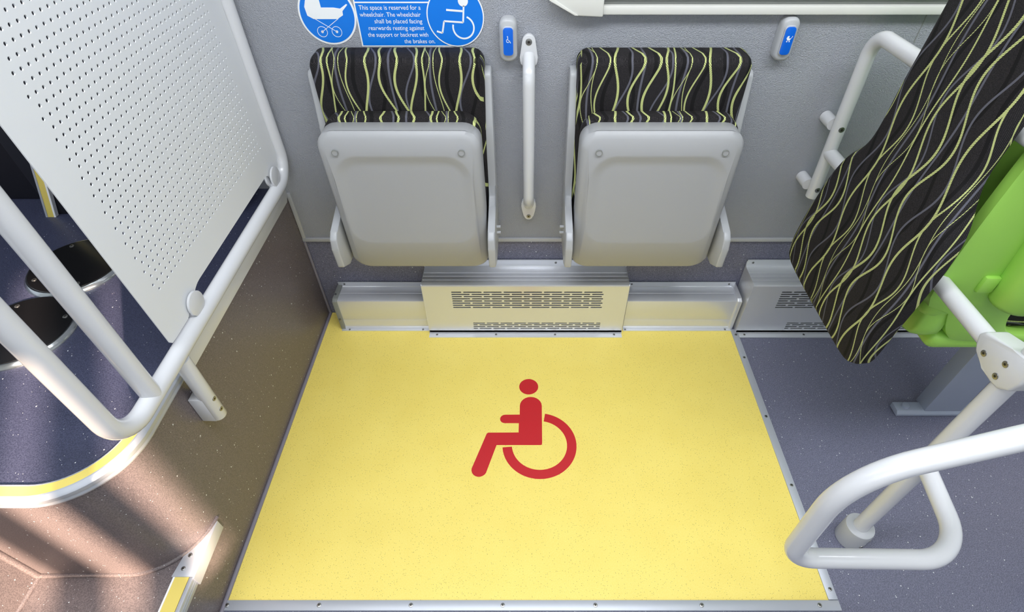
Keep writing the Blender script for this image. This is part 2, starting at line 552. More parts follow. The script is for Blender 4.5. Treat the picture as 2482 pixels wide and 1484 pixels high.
# ------------------------------------------------------------------ wheelchair bay floor
o = props(obj('bay_floor', box(XL + 0.001, 0.768, 0.448, YW, -0.004, 0.0), 'yellow', None, 0),
          'bright yellow speckled vinyl rectangle marking the wheelchair bay', 'floor marking')
bm = box(-0.768, 0.790, 0.425, 0.4495, -0.002, 0.0035, 0.001)
fs = props(empty('floor_edge_strip', (0, 0.437, 0)), 'flat satin aluminium strip along the near edge of the yellow floor, running left to right', 'edge strip', 'aluminium strips around the yellow floor')
obj('strip', bm, 'strip', fs)
for u in (-0.760, -0.527, -0.295, -0.063, 0.171, 0.440, 0.738):
    screw(fs, (u, 0.4375, 0.0035), (0, 0, 1), 0.0055)
fs2 = props(empty('floor_edge_strip', (0.778, 0.9, 0)), 'flat satin aluminium strip along the right edge of the yellow floor, running up to the heater', 'edge strip', 'aluminium strips around the yellow floor')
obj('strip', box(0.766, 0.790, 0.4505, 1.388, -0.002, 0.0035, 0.001), 'strip', fs2)
for yy in (0.475, 0.76, 1.0, 1.25, 0.60, 1.36):
    if yy == 0.60: continue
    screw(fs2, (0.779, yy, 0.0035), (0, 0, 1), 0.005)

# red wheelchair symbol
ws = props(empty('wheelchair_symbol', (0.0, 0.95, 0.0)), 'large red wheelchair user pictogram set into the middle of the yellow floor', 'symbol')
z0, z1 = -0.001, 0.0007
obj('head', arc(0.0035, 1.122, 0.0, 0.033, 0, 2 * PI, z0, z1, 'z') if False else disc((0.0035, 1.122, z0), (0, 0, 1), 0.0325, z1 - z0, 48), 'red', ws)
body = []
for k in range(13):
    a = PI - k / 12 * PI
    body.append((0.0105 + 0.0365 * math.cos(a), 1.043 + 0.036 * math.sin(a)))
body += [(0.0455, 0.905), (0.0445, 0.897), (0.040, 0.896), (-0.0975, 0.896)]
for k in range(11):
    a = -0.5 + k / 10 * -PI + 0.02
    body.append((-0.1465 + 0.0235 * math.cos(a), 0.812 + 0.0235 * math.sin(a)))
body += [(-0.1305, 0.937), (-0.126, 0.9405), (-0.029, 0.941), (-0.0285, 0.976), (-0.074, 0.976)]
for k in range(9):
    a = -PI / 2 - k / 8 * PI
    body.append((-0.074 + 0.016 * math.cos(a), 0.992 + 0.016 * math.sin(a)))
body += [(-0.026, 1.0085)]
obj('seated_figure', prism(body, z0, z1), 'red', ws)
obj('wheel', arc(0.037, 0.8975, 0.0865, 0.116, math.radians(80), math.radians(-175), z0, z1, 'z', n=60), 'red', ws)

# ------------------------------------------------------------------ heater ducts and convectors on the wall base
def slots(bm, O, u, v, U0, U1, V0, V1, nrow, rowh, slot_l, gap, th):
    y = V0
    for r in range(nrow):
        off = [0.0, 0.4][r % 2] if nrow > 4 else [0.55, 0.0][r % 2]
        x = U0
        pos = U0 - off * (slot_l + gap)
        while x < U1 - 1e-4:
            e = min(pos + slot_l + gap, U1)
            if e - x > gap + 0.010:
                cell(bm, O, u, v, (x + e) / 2, y + rowh / 2, (e - x) / 2, rowh / 2, (e - x - gap) / 2, rowh * 0.27, False, th)
            else:
                quad(bm, O, u, v, x, e, y, y + rowh, th)
            x = e; pos = e
        y += rowh

def duct(x0, x1, label, capL=False, capR=False, scr=(), extra=False):
    d = props(empty('heater_duct', ((x0 + x1) / 2, 1.43, 0)), label, 'heater duct', 'low aluminium heater ducts along the wall')
    prof = [(1.479, 0.163), (1.4765, 0.163), (1.4765, 0.1435), (1.474, 0.1415)]
    for yy in (1.438,):
        prof += [(yy + .0009, 0.1430), (yy, 0.1418), (yy - .0009, 0.1430)]
    prof += [(1.402, 0.1445), (1.3965, 0.1425), (1.395, 0.138), (1.395, 0.05), (1.396, 0.048), (1.395, 0.046), (1.395, 0.012), (1.392, 0.009), (1.392, 0.0025), (1.3815, 0.0025), (1.3815, -0.001), (1.479, -0.001)]
    obj('duct_body', prism([(p[0], p[1]) for p in prof], x0, x1, 'x'), 'alu', d)
    if capL:
        cp = [(1.479, 0.0), (1.479, 0.150), (1.402, 0.150), (1.3915, 0.143), (1.3905, 0.001)]
        c = obj('end_cap', prism(cp, x0 - 0.004, x0 + 0.013, 'x', bev=0.0015), 'capdark', d)
        screw(c, (x0 + 0.004, 1.389, 0.055), (0, -1, 0)); screw(c, (x0 + 0.003, 1.425, 0.151), (0, 0, 1))
    if capR:
        cp = [(1.479, 0.0), (1.479, 0.153), (1.402, 0.153), (1.3895, 0.145), (1.3885, 0.001)]
        c = obj('end_cap', prism(cp, x1 - 0.012, x1 + 0.004, 'x', bev=0.0015), 'alu', d)
    for (sx, where) in scr:
        if where == 't': screw(d, (sx, 1.4763, 0.1535), (0, -1, 0), 0.004)
        else: screw(d, (sx, 1.387, 0.0027), (0, 0, 1), 0.004)
    return d
duct(-0.701, -0.372, 'low aluminium duct with a grey end cap, left of the slotted heater', capL=True,
     scr=((-0.678, 't'), (-0.384, 't'), (-0.672, 'b'), (-0.395, 'b')))
duct(0.360, 0.768, 'low aluminium duct between the two slotted heaters, above the yellow floor', capR=True,
     scr=((0.385, 't'), (0.745, 't'), (0.368, 'b'), (0.745, 'b')))
duct(1.512, 2.6, 'low aluminium duct end showing beside the green seat, right of the right-hand heater', scr=((1.54, 'b'),))

def convector(x0, x1, label, top_u, low_u, left_end=False):
    d = props(empty('convector_heater', ((x0 + x1) / 2, 1.42, 0)), label, 'heater', 'slotted aluminium heater boxes on the wall')
    yf, zt = 1.374, 0.241
    prof = [(1.4785, 0.270), (1.475, 0.270), (1.475, 0.243), (1.470, 0.240)]
    for yy in (1.440, 1.422, 1.402):
        prof += [(yy + .0009, 0.2405), (yy, 0.2392), (yy - .0009, 0.2405)]
    prof += [(yf + .006, zt), (yf + .0015, zt - .0015), (yf, zt - .006), (yf + .0028, zt - .0062), (1.379, zt - .010), (1.379, .012), (yf, .012), (yf, 0.003), (yf - 0.026, 0.0025), (yf - 0.026, -0.001), (1.4785, -0.001)]
    obj('heater_body', prism(prof, x0 + 0.0015, x1 - 0.0015, 'x'), 'alu', d)
    # slotted front sheet
    O = (x0, yf, 0.0); u = (1, 0, 0); v = (0, 0, 1)
    bm = bmesh.new()
    W = x1 - x0; th = 0.0025
    rh = (0.213 - 0.128) / 8; lv0, lv1 = 0.018, 0.056; rl = (lv1 - lv0) / 4
    T0, T1 = top_u[0] - x0, top_u[1] - x0; L0, L1 = low_u[0] - x0, low_u[1] - x0
    quad(bm, O, u, v, 0, W, 0.0028, lv0, th); quad(bm, O, u, v, 0, L0, lv0, lv1, th); quad(bm, O, u, v, L1, W, lv0, lv1, th)
    slots(bm, O, u, v, L0, L1, lv0, lv1, 4, rl, 0.044, 0.0065, th)
    quad(bm, O, u, v, 0, W, lv1, 0.128, th); quad(bm, O, u, v, 0, T0, 0.128, 0.213, th); quad(bm, O, u, v, T1, W, 0.128, 0.213, th)
    slots(bm, O, u, v, T0, T1, 0.128, 0.213, 8, rh, 0.064, 0.0065, th)
    quad(bm, O, u, v, 0, W, 0.213, zt - 0.006, th)
    obj('slotted_front', bm, 'alu', d, 0)
    obj('slot_shade', box(x0 + .004, x1 - .004, yf + .0045, yf + .0052, 0.013, 0.23), 'black', d)  # thin black sheet stands in for the shade behind the slots
    for s, xx in ((0, x0), (1, x1 - 0.0015)):
        pe = [(1.4785, 0.262), (1.470, 0.2425), (yf + .004, zt + .0015), (yf - .0012, zt - .003), (yf - .0012, 0.0), (1.4785, 0.0)]
        obj('side_plate', prism(pe, xx, xx + 0.0015, 'x'), 'alu', d)
    for k in range(4):
        sx = x0 + 0.030 + (W - 0.06) * k / 3
        screw(d, (sx, yf - 0.013, 0.0028), (0, 0, 1), 0.0045)
    for sx in ((x0 + .02, (x0 + x1) / 2 + 0.108, x1 - .02) if not left_end else (x0 + .022, x1 - .02)):
        screw(d, (sx, 1.4748, 0.258), (0, -1, 0), 0.0045)
    return d
convector(-0.369, 0.353, 'wide slotted aluminium heater box centred under the two folded seats', (-0.271, 0.270), (-0.205, 0.272))
convector(0.781, 1.508, 'slotted aluminium heater box partly hidden behind the patterned backrest', (0.885, 1.410), (0.955, 1.42), True)

# ------------------------------------------------------------------ folding seats
def fold_seat(cx, label, mirror, du):
    t = props(empty('folding_seat', (cx, 1.47, 0.43)), label, 'seat', 'folding seats on the back wall')
    # backrest
    bm = bmesh.new()
    rings = []
    out = rrect(cx - 0.2235, cx + 0.2235, 0.47, 0.993, (0.03, 0.03, 0.030, 0.030), 6)
    for y, d in ((1.470, 0.006), (1.465, 0.0), (1.425, 0.0), (1.408, 0.004), (1.399, 0.012), (1.395, 0.024)):
        rings.append([(x, y, z) for x, z in inset(out, d)])
    bm = loft(rings)
    b = obj('backrest', bm, 'fabric', t, 60)
    set_uv(b, uv_seat(0.2235 - cx + (0.012 if mirror else 0.0), 0.2 + (0.05 if mirror else 0.0)))
    # flipped-up cushion
    out = rrect(cx - 0.209, cx + 0.211, 0.44, 0.861, (0.02, 0.02, 0.055, 0.055), 7)
    rings = []
    for y, d in ((1.393, 0.016), (1.391, 0.006), (1.382, 0.0), (1.350, 0.0), (1.344, 0.004)):
        rings.append([(x, y, z) for x, z in inset(out, d)])
    c = obj('seat_cushion', loft(rings), 'fabric', t, 60)
    set_uv(c, lambda p, n, f=uv_seat(0.2235 - cx + 0.21 + du * 0.2, 0.02): f(p, n))
    # moulded plastic underside, facing the room
    out = rrect(cx - 0.2135, cx + 0.2135, 0.363, 0.848, (0.055, 0.055, 0.048, 0.048), 8)
    rings = []
    for y, d in ((1.352, 0.003), (1.349, 0.0), (1.300, 0.0), (1.291, 0.0025), (1.284, 0.009), (1.281, 0.020)):
        rings.append([(x, y, z) for x, z in inset(out, d)])
    # recessed field of the underside
    N = len(out)
    rec = rrect(cx - 0.178, cx + 0.180, 0.503, 0.775, (0.055, 0.055, 0.06, 0.06), 8)
    rec = [(x, z + (0.010 * (1 - ((x - cx) / 0.18) ** 2) if z > 0.6 else 0)) for x, z in rec]
    rings.append([(x, 1.2800, z) for x, z in inset(rec, -0.008)])
    rings.append([(x, 1.2805, z) for x, z in rec])
    rings.append([(x, 1.2805 + 0.006 * max(0, min(1, (z - 0.53) / 0.12)), z) for x, z in inset(rec, 0.014)])
    rings.append([(x, 1.2805 + 0.0065 * max(0, min(1, (z - 0.53) / 0.12)), z) for x, z in inset(rec, 0.03)])
    for r in rings:
        for i, (x, y, z) in enumerate(r):
            if z < 0.50:
                dz = (0.50 - z)
                y = y + 0.30 * dz * min(1.0, dz / 0.02)
            if z > 0.79 and y < 1.30:
                y += (z - 0.79) * 0.18
            r[i] = (x, y, z)
    obj('seat_shell', loft(rings), 'greyp', t, 55)
    for sx in (-0.166, 0.164):
        bm = arc(cx + sx, 0.795, 0.0075, 0.0088, 0, 2 * PI, 1.2775, 1.2812, 'y', n=24)
        obj('screw_cap', bm, 'capdark', t)
        bm2 = disc((cx + sx, 1.2815, 0.795), (0, -1, 0), 0.0078, 0.003, 24)
        obj('screw_cap', bm2, 'greyp', t)
    # side brackets
    prof = [(1.478, 0.945), (1.438, 0.945), (1.428, 0.935), (1.412, 0.80), (1.404, 0.62), (1.398, 0.585), (1.370, 0.568), (1.268, 0.548), (1.250, 0.532), (1.246, 0.50),
            (1.248, 0.43), (1.30, 0.40), (1.478, 0.40)]
    for s in (-1, 1):
        x0 = cx + s * 0.2165 if s > 0 else cx - 0.2385
        xa, xb = (cx + 0.2195, cx + 0.2405) if s > 0 else (cx - 0.2405, cx - 0.2195)
        inner = (s > 0) != mirror
        obj('side_bracket', prism(prof, xa, xb, 'x', bev=0.005, seg=3), 'frame', t)
        if inner:
            xx = xb if s > 0 else xa
            for zz in (0.50, 0.478):
                obj('pivot_pin', disc((xx, 1.36, zz), (s, 0, 0), 0.005, 0.012, 12), 'frame', t)
    return t
fold_seat(-0.3365, 'folded-up wall seat left of the vertical white grab bar, grey shell and striped backrest', False, 0.0)
fold_seat(0.352, 'folded-up wall seat right of the vertical white grab bar, grey shell and striped backrest', True, 0.225)

# ------------------------------------------------------------------ vertical grab bar on the wall
g = props(empty('grab_bar', (0.003, 1.475, 0.74)), 'vertical white grab bar screwed to the grey wall between the two folded seats', 'grab bar')
p = fillet([(0.003, 1.472, 0.972), (0.003, 1.427, 0.930), (0.003, 1.427, 0.550), (0.003, 1.472, 0.508)], 0.05)
obj('bar', tube(p, 0.0165, 24), 'white', g)
for zc, s in ((1.007, 1), (0.466, -1)):
    pl = []
    rt = 0.0175 if s > 0 else 0.014
    for k in range(15):
        a = k / 14 * PI
        pl.append((0.003 + rt * math.cos(a), zc + s * rt * math.sin(a)))
    half = [(-0.0205, -0.020), (-0.0235, -0.038), (-0.0235, -0.048), (-0.021, -0.056), (-0.015, -0.062)]
    pl += [(0.003 + x, zc + s * z) for x, z in half] + [(0.003 - x, zc + s * z) for x, z in half[::-1]]
    m_ = obj('mounting_plate', prism(pl, 1.464, 1.4795, 'y', bev=0.0035, seg=3), 'white', g)
    screw(m_, (0.003, 1.4635, zc), (0, -1, 0), 0.0085 if s > 0 else 0.007)

# ------------------------------------------------------------------ request buttons
def flat(name, bm, m, parent):
    return obj(name, bm, m, parent, 0)
def button(cx, zc, label, lean, kind):
    t = props(empty('request_button', (cx, 1.478, zc)), label, 'button', 'blue request buttons on the wall')
    def ring(hw, hh, y, r):
        return [(x, y, z) for x, z in rrect(cx - hw, cx + hw, zc - hh, zc + hh, r, 6)]
    obj('housing', loft([ring(.0225, .053, 1.4795, .018), ring(.0225, .053, 1.462, .018), ring(.021, .051, 1.455, .017), ring(.0165, .046, 1.451, .014)]), 'frame', t)
    obj('bezel', loft([ring(.0150, .036, 1.4515, .010), ring(.0150, .036, 1.4485, .010), ring(.0135, .0345, 1.4475, .009)]), 'strip', t)
    b = obj('push_button', loft([ring(.0125, .0335, 1.448, .008), ring(.0125, .0335, 1.4455, .008), ring(.0105, .0315, 1.4448, .007)]), 'btnblue', t)
    y1, y0 = 1.4444, 1.4450
    if kind == 'chair':
        bm = arc(cx - .0005, zc + .003, 0.0034, 0.0046, math.radians(110), math.radians(350), y0, y1, 'y', n=20)
        bm = stroke([(cx - .001, zc + .011), (cx - .0005, zc + .0035), (cx + .003, zc + .0035), (cx + .006, zc - .002)], 0.0014, None, y0, y1, 'y', bm)
        bm = disc((cx - .0015, y0, zc + .013), (0, -1, 0), .0013, .0006, 12, bm)
    else:
        bm = prism([(cx - .006, zc + .007), (cx - .004, zc + .012), (cx, zc + .013), (cx, zc + .007), (cx + .006, zc + .007), (cx + .003, zc + .002), (cx - .003, zc + .002)], y0, y1, 'y')
        bm = stroke([(cx + .005, zc + .006), (cx + .008, zc + .012)], 0.001, None, y0, y1, 'y', bm)
        for dx in (-.003, .003):
            bm = disc((cx + dx, y0, zc - .0005), (0, -1, 0), .0016, .0006, 12, bm)
    flat('symbol', bm, 'stwhite', b)
    bm = bmesh.new()
    for i in range(5):
        for j in range(2):
            if (i + j * 2) % 3: disc((cx - .006 + i * .003, 1.4449, zc - .009 - j * .003), (0, -1, 0), .0007, .0006, 8, bm)
    obj('braille_dots', bm, 'btnblue', b)
    return t
button(-0.0495, 1.013, 'blue wheelchair request button in an oval grey housing beside the grab bar top', 0, 'chair')
button(0.660, 1.015, 'blue pram request button in an oval grey housing right of the right folded seat', 0, 'pram')

# ------------------------------------------------------------------ stickers on the wall
def sticker_disc(parent, cx, cz, r):
    flat('white_border', disc((cx, 1.4799, cz), (0, -1, 0), r, 0.0010, 64), 'stwhite', parent)
    flat('blue_disc', disc((cx, 1.4792, cz), (0, -1, 0), r - 0.0045, 0.0007, 64), 'blue', parent)
ya, yb = 1.4786, 1.4780
sp = props(empty('pram_sticker', (-0.5035, 1.479, 1.067)), 'round blue sticker with a white pram, at the left end of the signs', 'sign')
sticker_disc(sp, -0.5035, 1.067, 0.0715)
pram = [(-0.554, 1.065), (-0.540, 1.057), (-0.480, 1.057), (-0.464, 1.066), (-0.4635, 1.075), (-0.448, 1.0895), (-0.4505, 1.0915), (-0.468, 1.081), (-0.484, 1.0835), (-0.515, 1.0835), (-0.516, 1.115), (-0.535, 1.112), (-0.550, 1.100), (-0.556, 1.085)]
bm = prism(pram, yb, ya, 'y')
flat('pram_body', bm, 'stwhite', sp)
bm = stroke([(-0.538, 1.058), (-0.489, 1.027)], 0.0012, None, yb, ya, 'y'); bm = stroke([(-0.478, 1.058), (-0.526, 1.027)], 0.0012, None, yb, ya, 'y', bm)
for wx in (-0.526, -0.489):
    arc(wx, 1.027, 0.0118, 0.0130, 0, 2 * PI, yb, ya, 'y', bm)
    disc((wx, ya, 1.027), (0, -1, 0), 0.0033, 0.0006, 16, bm)
flat('pram_wheels', bm, 'stwhite', sp)

sw = props(empty('wheelchair_space_sign', (-0.27, 1.479, 1.08)), 'blue wall sign with six lines of white text and a wheelchair pictogram disc', 'sign')
flat('white_border', prism([(-0.432, 0.9905), (-0.19, 0.9905), (-0.19, 1.20), (-0.432, 1.20)], 1.4792, 1.4798, 'y'), 'stwhite', sw)
flat('blue_panel', prism([(-0.4285, 0.9935), (-0.19, 0.9935), (-0.19, 1.197), (-0.4285, 1.197)], 1.4788, 1.4793, 'y'), 'blue', sw)
flat('divider_line', prism([(-0.4285, 1.0935), (-0.22, 1.0935), (-0.22, 1.0965), (-0.4285, 1.0965)], 1.4783, 1.479, 'y'), 'stwhite', sw)
flat('disc_border', disc((-0.182, 1.4787, 1.063), (0, -1, 0), 0.0722, 0.0010, 64), 'stwhite', sw)
flat('blue_disc', disc((-0.182, 1.4780, 1.063), (0, -1, 0), 0.0692, 0.0007, 64), 'blue', sw)
y0, y1 = 1.4767, 1.4774
bm = disc((-0.160, y1, 1.0985), (0, -1, 0), 0.0125, 0.0007, 24)
bm = stroke([(-0.1590, 1.088), (-0.1635, 1.0495), (-0.2115, 1.0525), (-0.2185, 1.0245), (-0.2325, 1.0285)], 0.0042, None, y0, y1, 'y', bm, False)
bm = stroke([(-0.2035, 1.0785), (-0.163, 1.0755)], 0.0045, None, y0, y1, 'y', bm, False)
arc(-0.1635, 1.0375, 0.0245, 0.0285, math.radians(165), math.radians(428), y0, y1, 'y', bm)
flat('wheelchair_symbol', bm, 'stwhite', sw)

def text_mesh(body, x0, x1, zb, capr, y, name, parent, m):
    cu = bpy.data.curves.new(name, 'FONT')
    cu.body = body; cu.size = 1.0; cu.resolution_u = 4; cu.offset = 0.002
    to = bpy.data.objects.new(name, cu)
    C.objects.link(to)
    bpy.context.view_layer.update()
    me = bpy.data.meshes.new_from_object(to.evaluated_get(bpy.context.evaluated_depsgraph_get()))
    bpy.data.objects.remove(to); bpy.data.curves.remove(cu)
    xs = [v.co.x for v in me.vertices]
    sx = (x1 - x0) / (max(xs) - min(xs)); mn = min(xs)
    sz = capr / 0.69
    for v in me.vertices:
        v.co = Vector((x0 + (v.co.x - mn) * sx, y, zb + v.co.y * sz))
    me.materials.append(M[m])
    o = bpy.data.objects.new(name, me)
    C.objects.link(o)
    o.parent = parent
    me.transform(Matrix.Translation(-parent.location))
    return o
for (s, x0, x1, zb) in (('This space is reserved for a', -0.421, -0.267, 1.0785), ('wheelchair. The wheelchair', -0.422, -0.269, 1.0625),
                        ('shall be placed facing', -0.388, -0.267, 1.047), ('rearwards resting against', -0.406, -0.264, 1.031),
                        ('the support or backrest with', -0.411, -0.256, 1.015), ('the brakes on.', -0.320, -0.240, 0.999)):
    text_mesh(s, x0, x1, zb, 0.0102, 1.4784, 'lettering', sw, 'stwhite')

# ------------------------------------------------------------------ platform edge trims
def edge_profile(line, name, parent, m, zo, prof):
    """sweep a (outward, z) profile along the plan line"""
    rings = []
    n = len(line)
    for i, (x, y) in enumerate(line):
        a = Vector(line[max(i - 1, 0)]); b = Vector(line[min(i + 1, n - 1)])
        t = (b - a).normalized(); nr = Vector((t.y, -t.x))
        rings.append([(x + nr.x * u, y + nr.y * u, zo + z) for u, z in prof])
    return obj(name, loft(rings), m, parent, 30)
line = [p for p in plat_outline(0, -2.3)][0:-1] + [(XL, 1.455)]
pe = props(empty('platform_edge_trim', (XL, 0.6, ZP)), 'curved aluminium edging with yellow inlay around the raised platform corner', 'edging')
edge_profile(line, 'aluminium_profile', pe, 'strip', ZP, [(0.004, -0.027), (0.006, -0.022), (0.005, -0.016), (0.007, -0.012), (0.007, -0.004), (0.004, 0.001), (-0.001, 0.0045), (-0.004, 0.0045), (-0.004, -0.015), (0.0, -0.027)])
edge_profile(line, 'yellow_inlay', pe, 'nosing', ZP, [(-0.004, 0.0042), (-0.0235, 0.0042), (-0.0235, -0.005), (-0.004, -0.005)])
edge_profile(line, 'inner_lip', pe, 'strip', ZP, [(-0.0235, 0.0048), (-0.0262, 0.0042), (-0.0262, -0.005), (-0.0235, -0.005)])

sn = props(empty('step_nosing', (-0.79, 0.3, ZS)), 'straight step nosing with yellow inlay and a grey metal end cap, bottom left', 'step nosing')
bm = prism([(0.444 - 0, 0), (0, 0)], 0, 1, 'z') if False else box(-0.7795, -0.7695, -1.3, 0.444, ZS - 0.030, ZS + 0.002, 0.002)
for zz in (-.008, -.016):
    box(-0.770, -0.7685, -1.3, 0.444, ZS + zz - .002, ZS + zz, bm=bm)
obj('aluminium_profile', bm, 'strip', sn)
obj('yellow_inlay', box(-0.812, -0.7800, -1.3, 0.444, ZS - 0.004, ZS + 0.002), 'nosing', sn, 0)
obj('inner_lip', box(-0.816, -0.812, -1.3, 0.444, ZS - 0.004, ZS + 0.003), 'stwhite', sn, 0)
capo = [(-0.820, 0.444), (-0.768, 0.444), (-0.768, 0.572), (-0.778, 0.582), (-0.783, 0.560), (-0.796, 0.522), (-0.812, 0.495)]
c_ = obj('end_cap', prism(capo, ZS - 0.001, ZS + 0.0045, 'z', bev=0.001), 'strip', sn)
c2 = box(-0.7720, -0.7665, 0.440, 0.575, ZS - 0.034, ZS + 0.004, 0.001)
obj('end_cap_flange', c2, 'strip', c_) if False else obj('flange', c2, 'strip', sn)
for q in ((-0.797, 0.492), (-0.800, 0.462)):
    screw(sn, (q[0], q[1], ZS + 0.0047), (0, 0, 1), 0.0050)

# round black floor covers with a metal rim
for (cx_, cy_, lab) in ((-1.198, 1.095, 'round black floor cover with a shiny rim, the one half behind the perforated panel'),
                        (-1.190, 0.860, 'round black floor cover with a shiny rim, the one between the two slanting white tubes')):
    t = props(empty('floor_cover', (cx_, cy_, ZP)), lab, 'floor cover', 'black round covers on the rear platform')
    def prof_ring(r, z): return [(cx_ + r * 1.0 * math.cos(2 * PI * k / 48), cy_ + r * math.sin(2 * PI * k / 48), ZP + z) for k in range(48)]
    obj('metal_rim', loft([prof_ring(.120, 0), prof_ring(.119, .005), prof_ring(.112, .012), prof_ring(.105, .012)], True, True), 'chrome', t)
    obj('black_plate', loft([prof_ring(.109, .004), prof_ring(.108, .0135), prof_ring(.05, .016)], True, True), 'blackgloss', t)
    for a in (0.45, 2.2, 3.9, 5.3):
        screw(t, (cx_ + .093 * math.cos(a), cy_ + .093 * math.sin(a), ZP + 0.0143), (0, 0, 1), 0.006)

# near-black boxes added for the shade at the platform back; corner nosing
pl_ = props(obj('shade_plinth', box(-1.42, -0.86, 1.34, 1.475, ZP, 1.25, 0.004), 'shadebox'), 'near-black plinth added for the shade on the rear platform, behind the perforated panel', 'plinth')
props(obj('shade_plinth', box(-2.9, -1.44, 1.42, 1.475, ZP, 1.35, 0.004), 'shadebox'), 'near-black box added for the shade at the far left of the rear platform', 'plinth')
cn = props(empty('corner_nosing', (-1.42, 1.33, ZP)), 'short upright yellow nosing strip glimpsed left of the perforated panel', 'nosing strip')
def slant(x0, x1, y0, y1, dx):
    return loft([[(x0, y0, ZP), (x1, y0, ZP), (x1, y1, ZP), (x0, y1, ZP)], [(x0 + dx, y0, .80), (x1 + dx, y0, .80), (x1 + dx, y1, .80), (x0 + dx, y1, .80)]])
obj('yellow_inlay', slant(-1.425, -1.4065, 1.326, 1.334, 0.09), 'nosing', cn)
obj('metal_edge', slant(-1.4065, -1.401, 1.325, 1.338, 0.09), 'stwhite', cn)
obj('metal_edge', slant(-1.431, -1.425, 1.325, 1.338, 0.09), 'strip', cn)

# ------------------------------------------------------------------ partition: tube frame + perforated panel
XP = -0.737
pt = props(empty('partition', (XP, 0.9, ZP)), 'white tubular partition with a perforated sheet panel standing on the platform edge', 'partition')
ztb, r0 = 0.628, 0.0188
loop = fillet([(XP, 1.458, 2.05), (XP, 1.458, ztb), (XP, 0.522, ztb), (XP, 0.522, 2.05)], {1: 0.075, 2: 0.07}, 10)
obj('tube_frame', tube(loop, r0, 24), 'white', pt)
obj('upright_tube', tube([(XP, 0.630, ztb), (XP, 0.630, 2.05)], r0 * 0.98, 24), 'white', pt)
# flat plate under the rail
obj('mounting_plate', prism([(0.742, 0.590), (0.742, 0.533), (1.445, 0.533), (1.462, 0.550), (1.462, 0.585), (1.44, 0.600)], XL + 0.0080, XL + 0.0115, 'x', bev=0.001), 'white', pt)
# foot: short tube down the platform side with a bracket block
YF = 0.735
obj('foot_tube', tube([(XP - 0.001, YF, 0.408), (XP - 0.001, YF, 0.612)], 0.0172, 24, dome=True), 'white', pt)
ft = obj('foot_bracket', prism([(XL + 0.0005, YF - 0.0165), (XP, YF - 0.0172), (XP, YF + 0.0172), (XL + 0.0005, YF + 0.0165)], 0.404, 0.487, 'z', bev=0.002), 'white', pt)
for zz in (0.475, 0.435):
    screw(ft, (XP + 0.0155, YF - 0.002, zz), (1, -0.1, 0), 0.0058)
# perforated sheet
XQ = XP - 0.001
bm = bmesh.new()
O = (XQ, 0, 0); u = (0, 1, 0); v = (0, 0, 1); th = 0.0022
pit_u, pit_v = 0.01728, 0.01715
ztop = 1.72
zrow0 = 0.7640
nrow = int((ztop - 0.05 - zrow0) / pit_v)
ncol = 34
ya0, yb0 = 0.795 - pit_u, 0.795 + pit_u * (ncol)
for r in range(nrow):
    zc = zrow0 + r * pit_v
    off = pit_u / 2 if r % 2 == 0 else 0.0
    st = 0.7855 + off
    for c in range(ncol):
        cell(bm, O, u, v, st + c * pit_u, zc, pit_u / 2, pit_v / 2, 0.0030, 0.0030, True, th)
    a = st - pit_u / 2; b = st + (ncol - 0.5) * pit_u
    quad(bm, O, u, v, 0.760, a, zc - pit_v / 2, zc + pit_v / 2, th)
    quad(bm, O, u, v, b, 1.395, zc - pit_v / 2, zc + pit_v / 2, th)
zl = zrow0 - pit_v / 2; zu = zrow0 + (nrow - .5) * pit_v
def plate(poly):
    for s in (0.0, -th):
        vs = [bm.verts.new((XQ + s, y, z)) for y, z in poly]
        bm.faces.new(vs if s == 0 else vs[::-1])
plate([(0.760, zl), (0.760, zu), (0.688, zu), (0.716, 1.151), (0.738, 0.664), (0.744, 0.656), (0.760, 0.655)])
plate([(1.395, zl), (1.395, zu), (1.4375, zu), (1.4375, 0.72), (1.43, 0.68), (1.405, 0.652), (1.395, 0.648)])
plate([(0.760, zu), (1.4375, zu), (1.4375, ztop), (0.690, ztop), (0.688, zu)])
low = [(0.760, zl), (0.760, 0.655), (0.815, 0.655), (0.828, 0.662)]
for k in range(7):
    a = k / 6 * PI / 2
    low.append((0.905 - 0.045 * math.cos(a) - 0.008 * (1 - k / 6), 0.650 + 0.040 * math.sin(a)))
low += [(1.20, 0.690), (1.300, 0.690)]
for k in range(7):
    a = k / 6 * PI / 2
    low.append((1.335 + 0.030 * math.sin(a), 0.690 - 0.040 * (1 - math.cos(a))))
low += [(1.395, 0.648), (1.395, zl)]
plate(low)
# sheet edges
edge = [(0.690, ztop), (0.716, 1.151), (0.738, 0.664), (0.744, 0.656)] + low[1:-1] + [(1.43, 0.68), (1.4375, 0.72), (1.4375, ztop)]
for p, q in zip(edge, edge[1:]):
    bm.faces.new([bm.verts.new((XQ - s, a[0], a[1])) for s, a in ((0, p), (0, q), (th, q), (th, p))])
me_panel = obj('perforated_panel', bm, 'panelwhite', pt, 0)
# clamps holding the sheet: two round jaws on a stub
for yc in (0.850, 1.375):
    bm = tube([(XQ + 0.004, yc, 0.668), (XQ + 0.0090, yc, 0.668), (XQ + 0.0100, yc, 0.668)], [0.028, 0.028, 0.0255], 36)
    k = disc((XQ - 0.0065, yc, 0.668), (-1, 0, 0), 0.028, 0.006, 36, bm)
    box(XQ - 0.0125, XQ + 0.009, yc - 0.018, yc + 0.018, 0.638, 0.652, 0.001, bm=bm)
    obj('clamp', bm, 'white', pt)

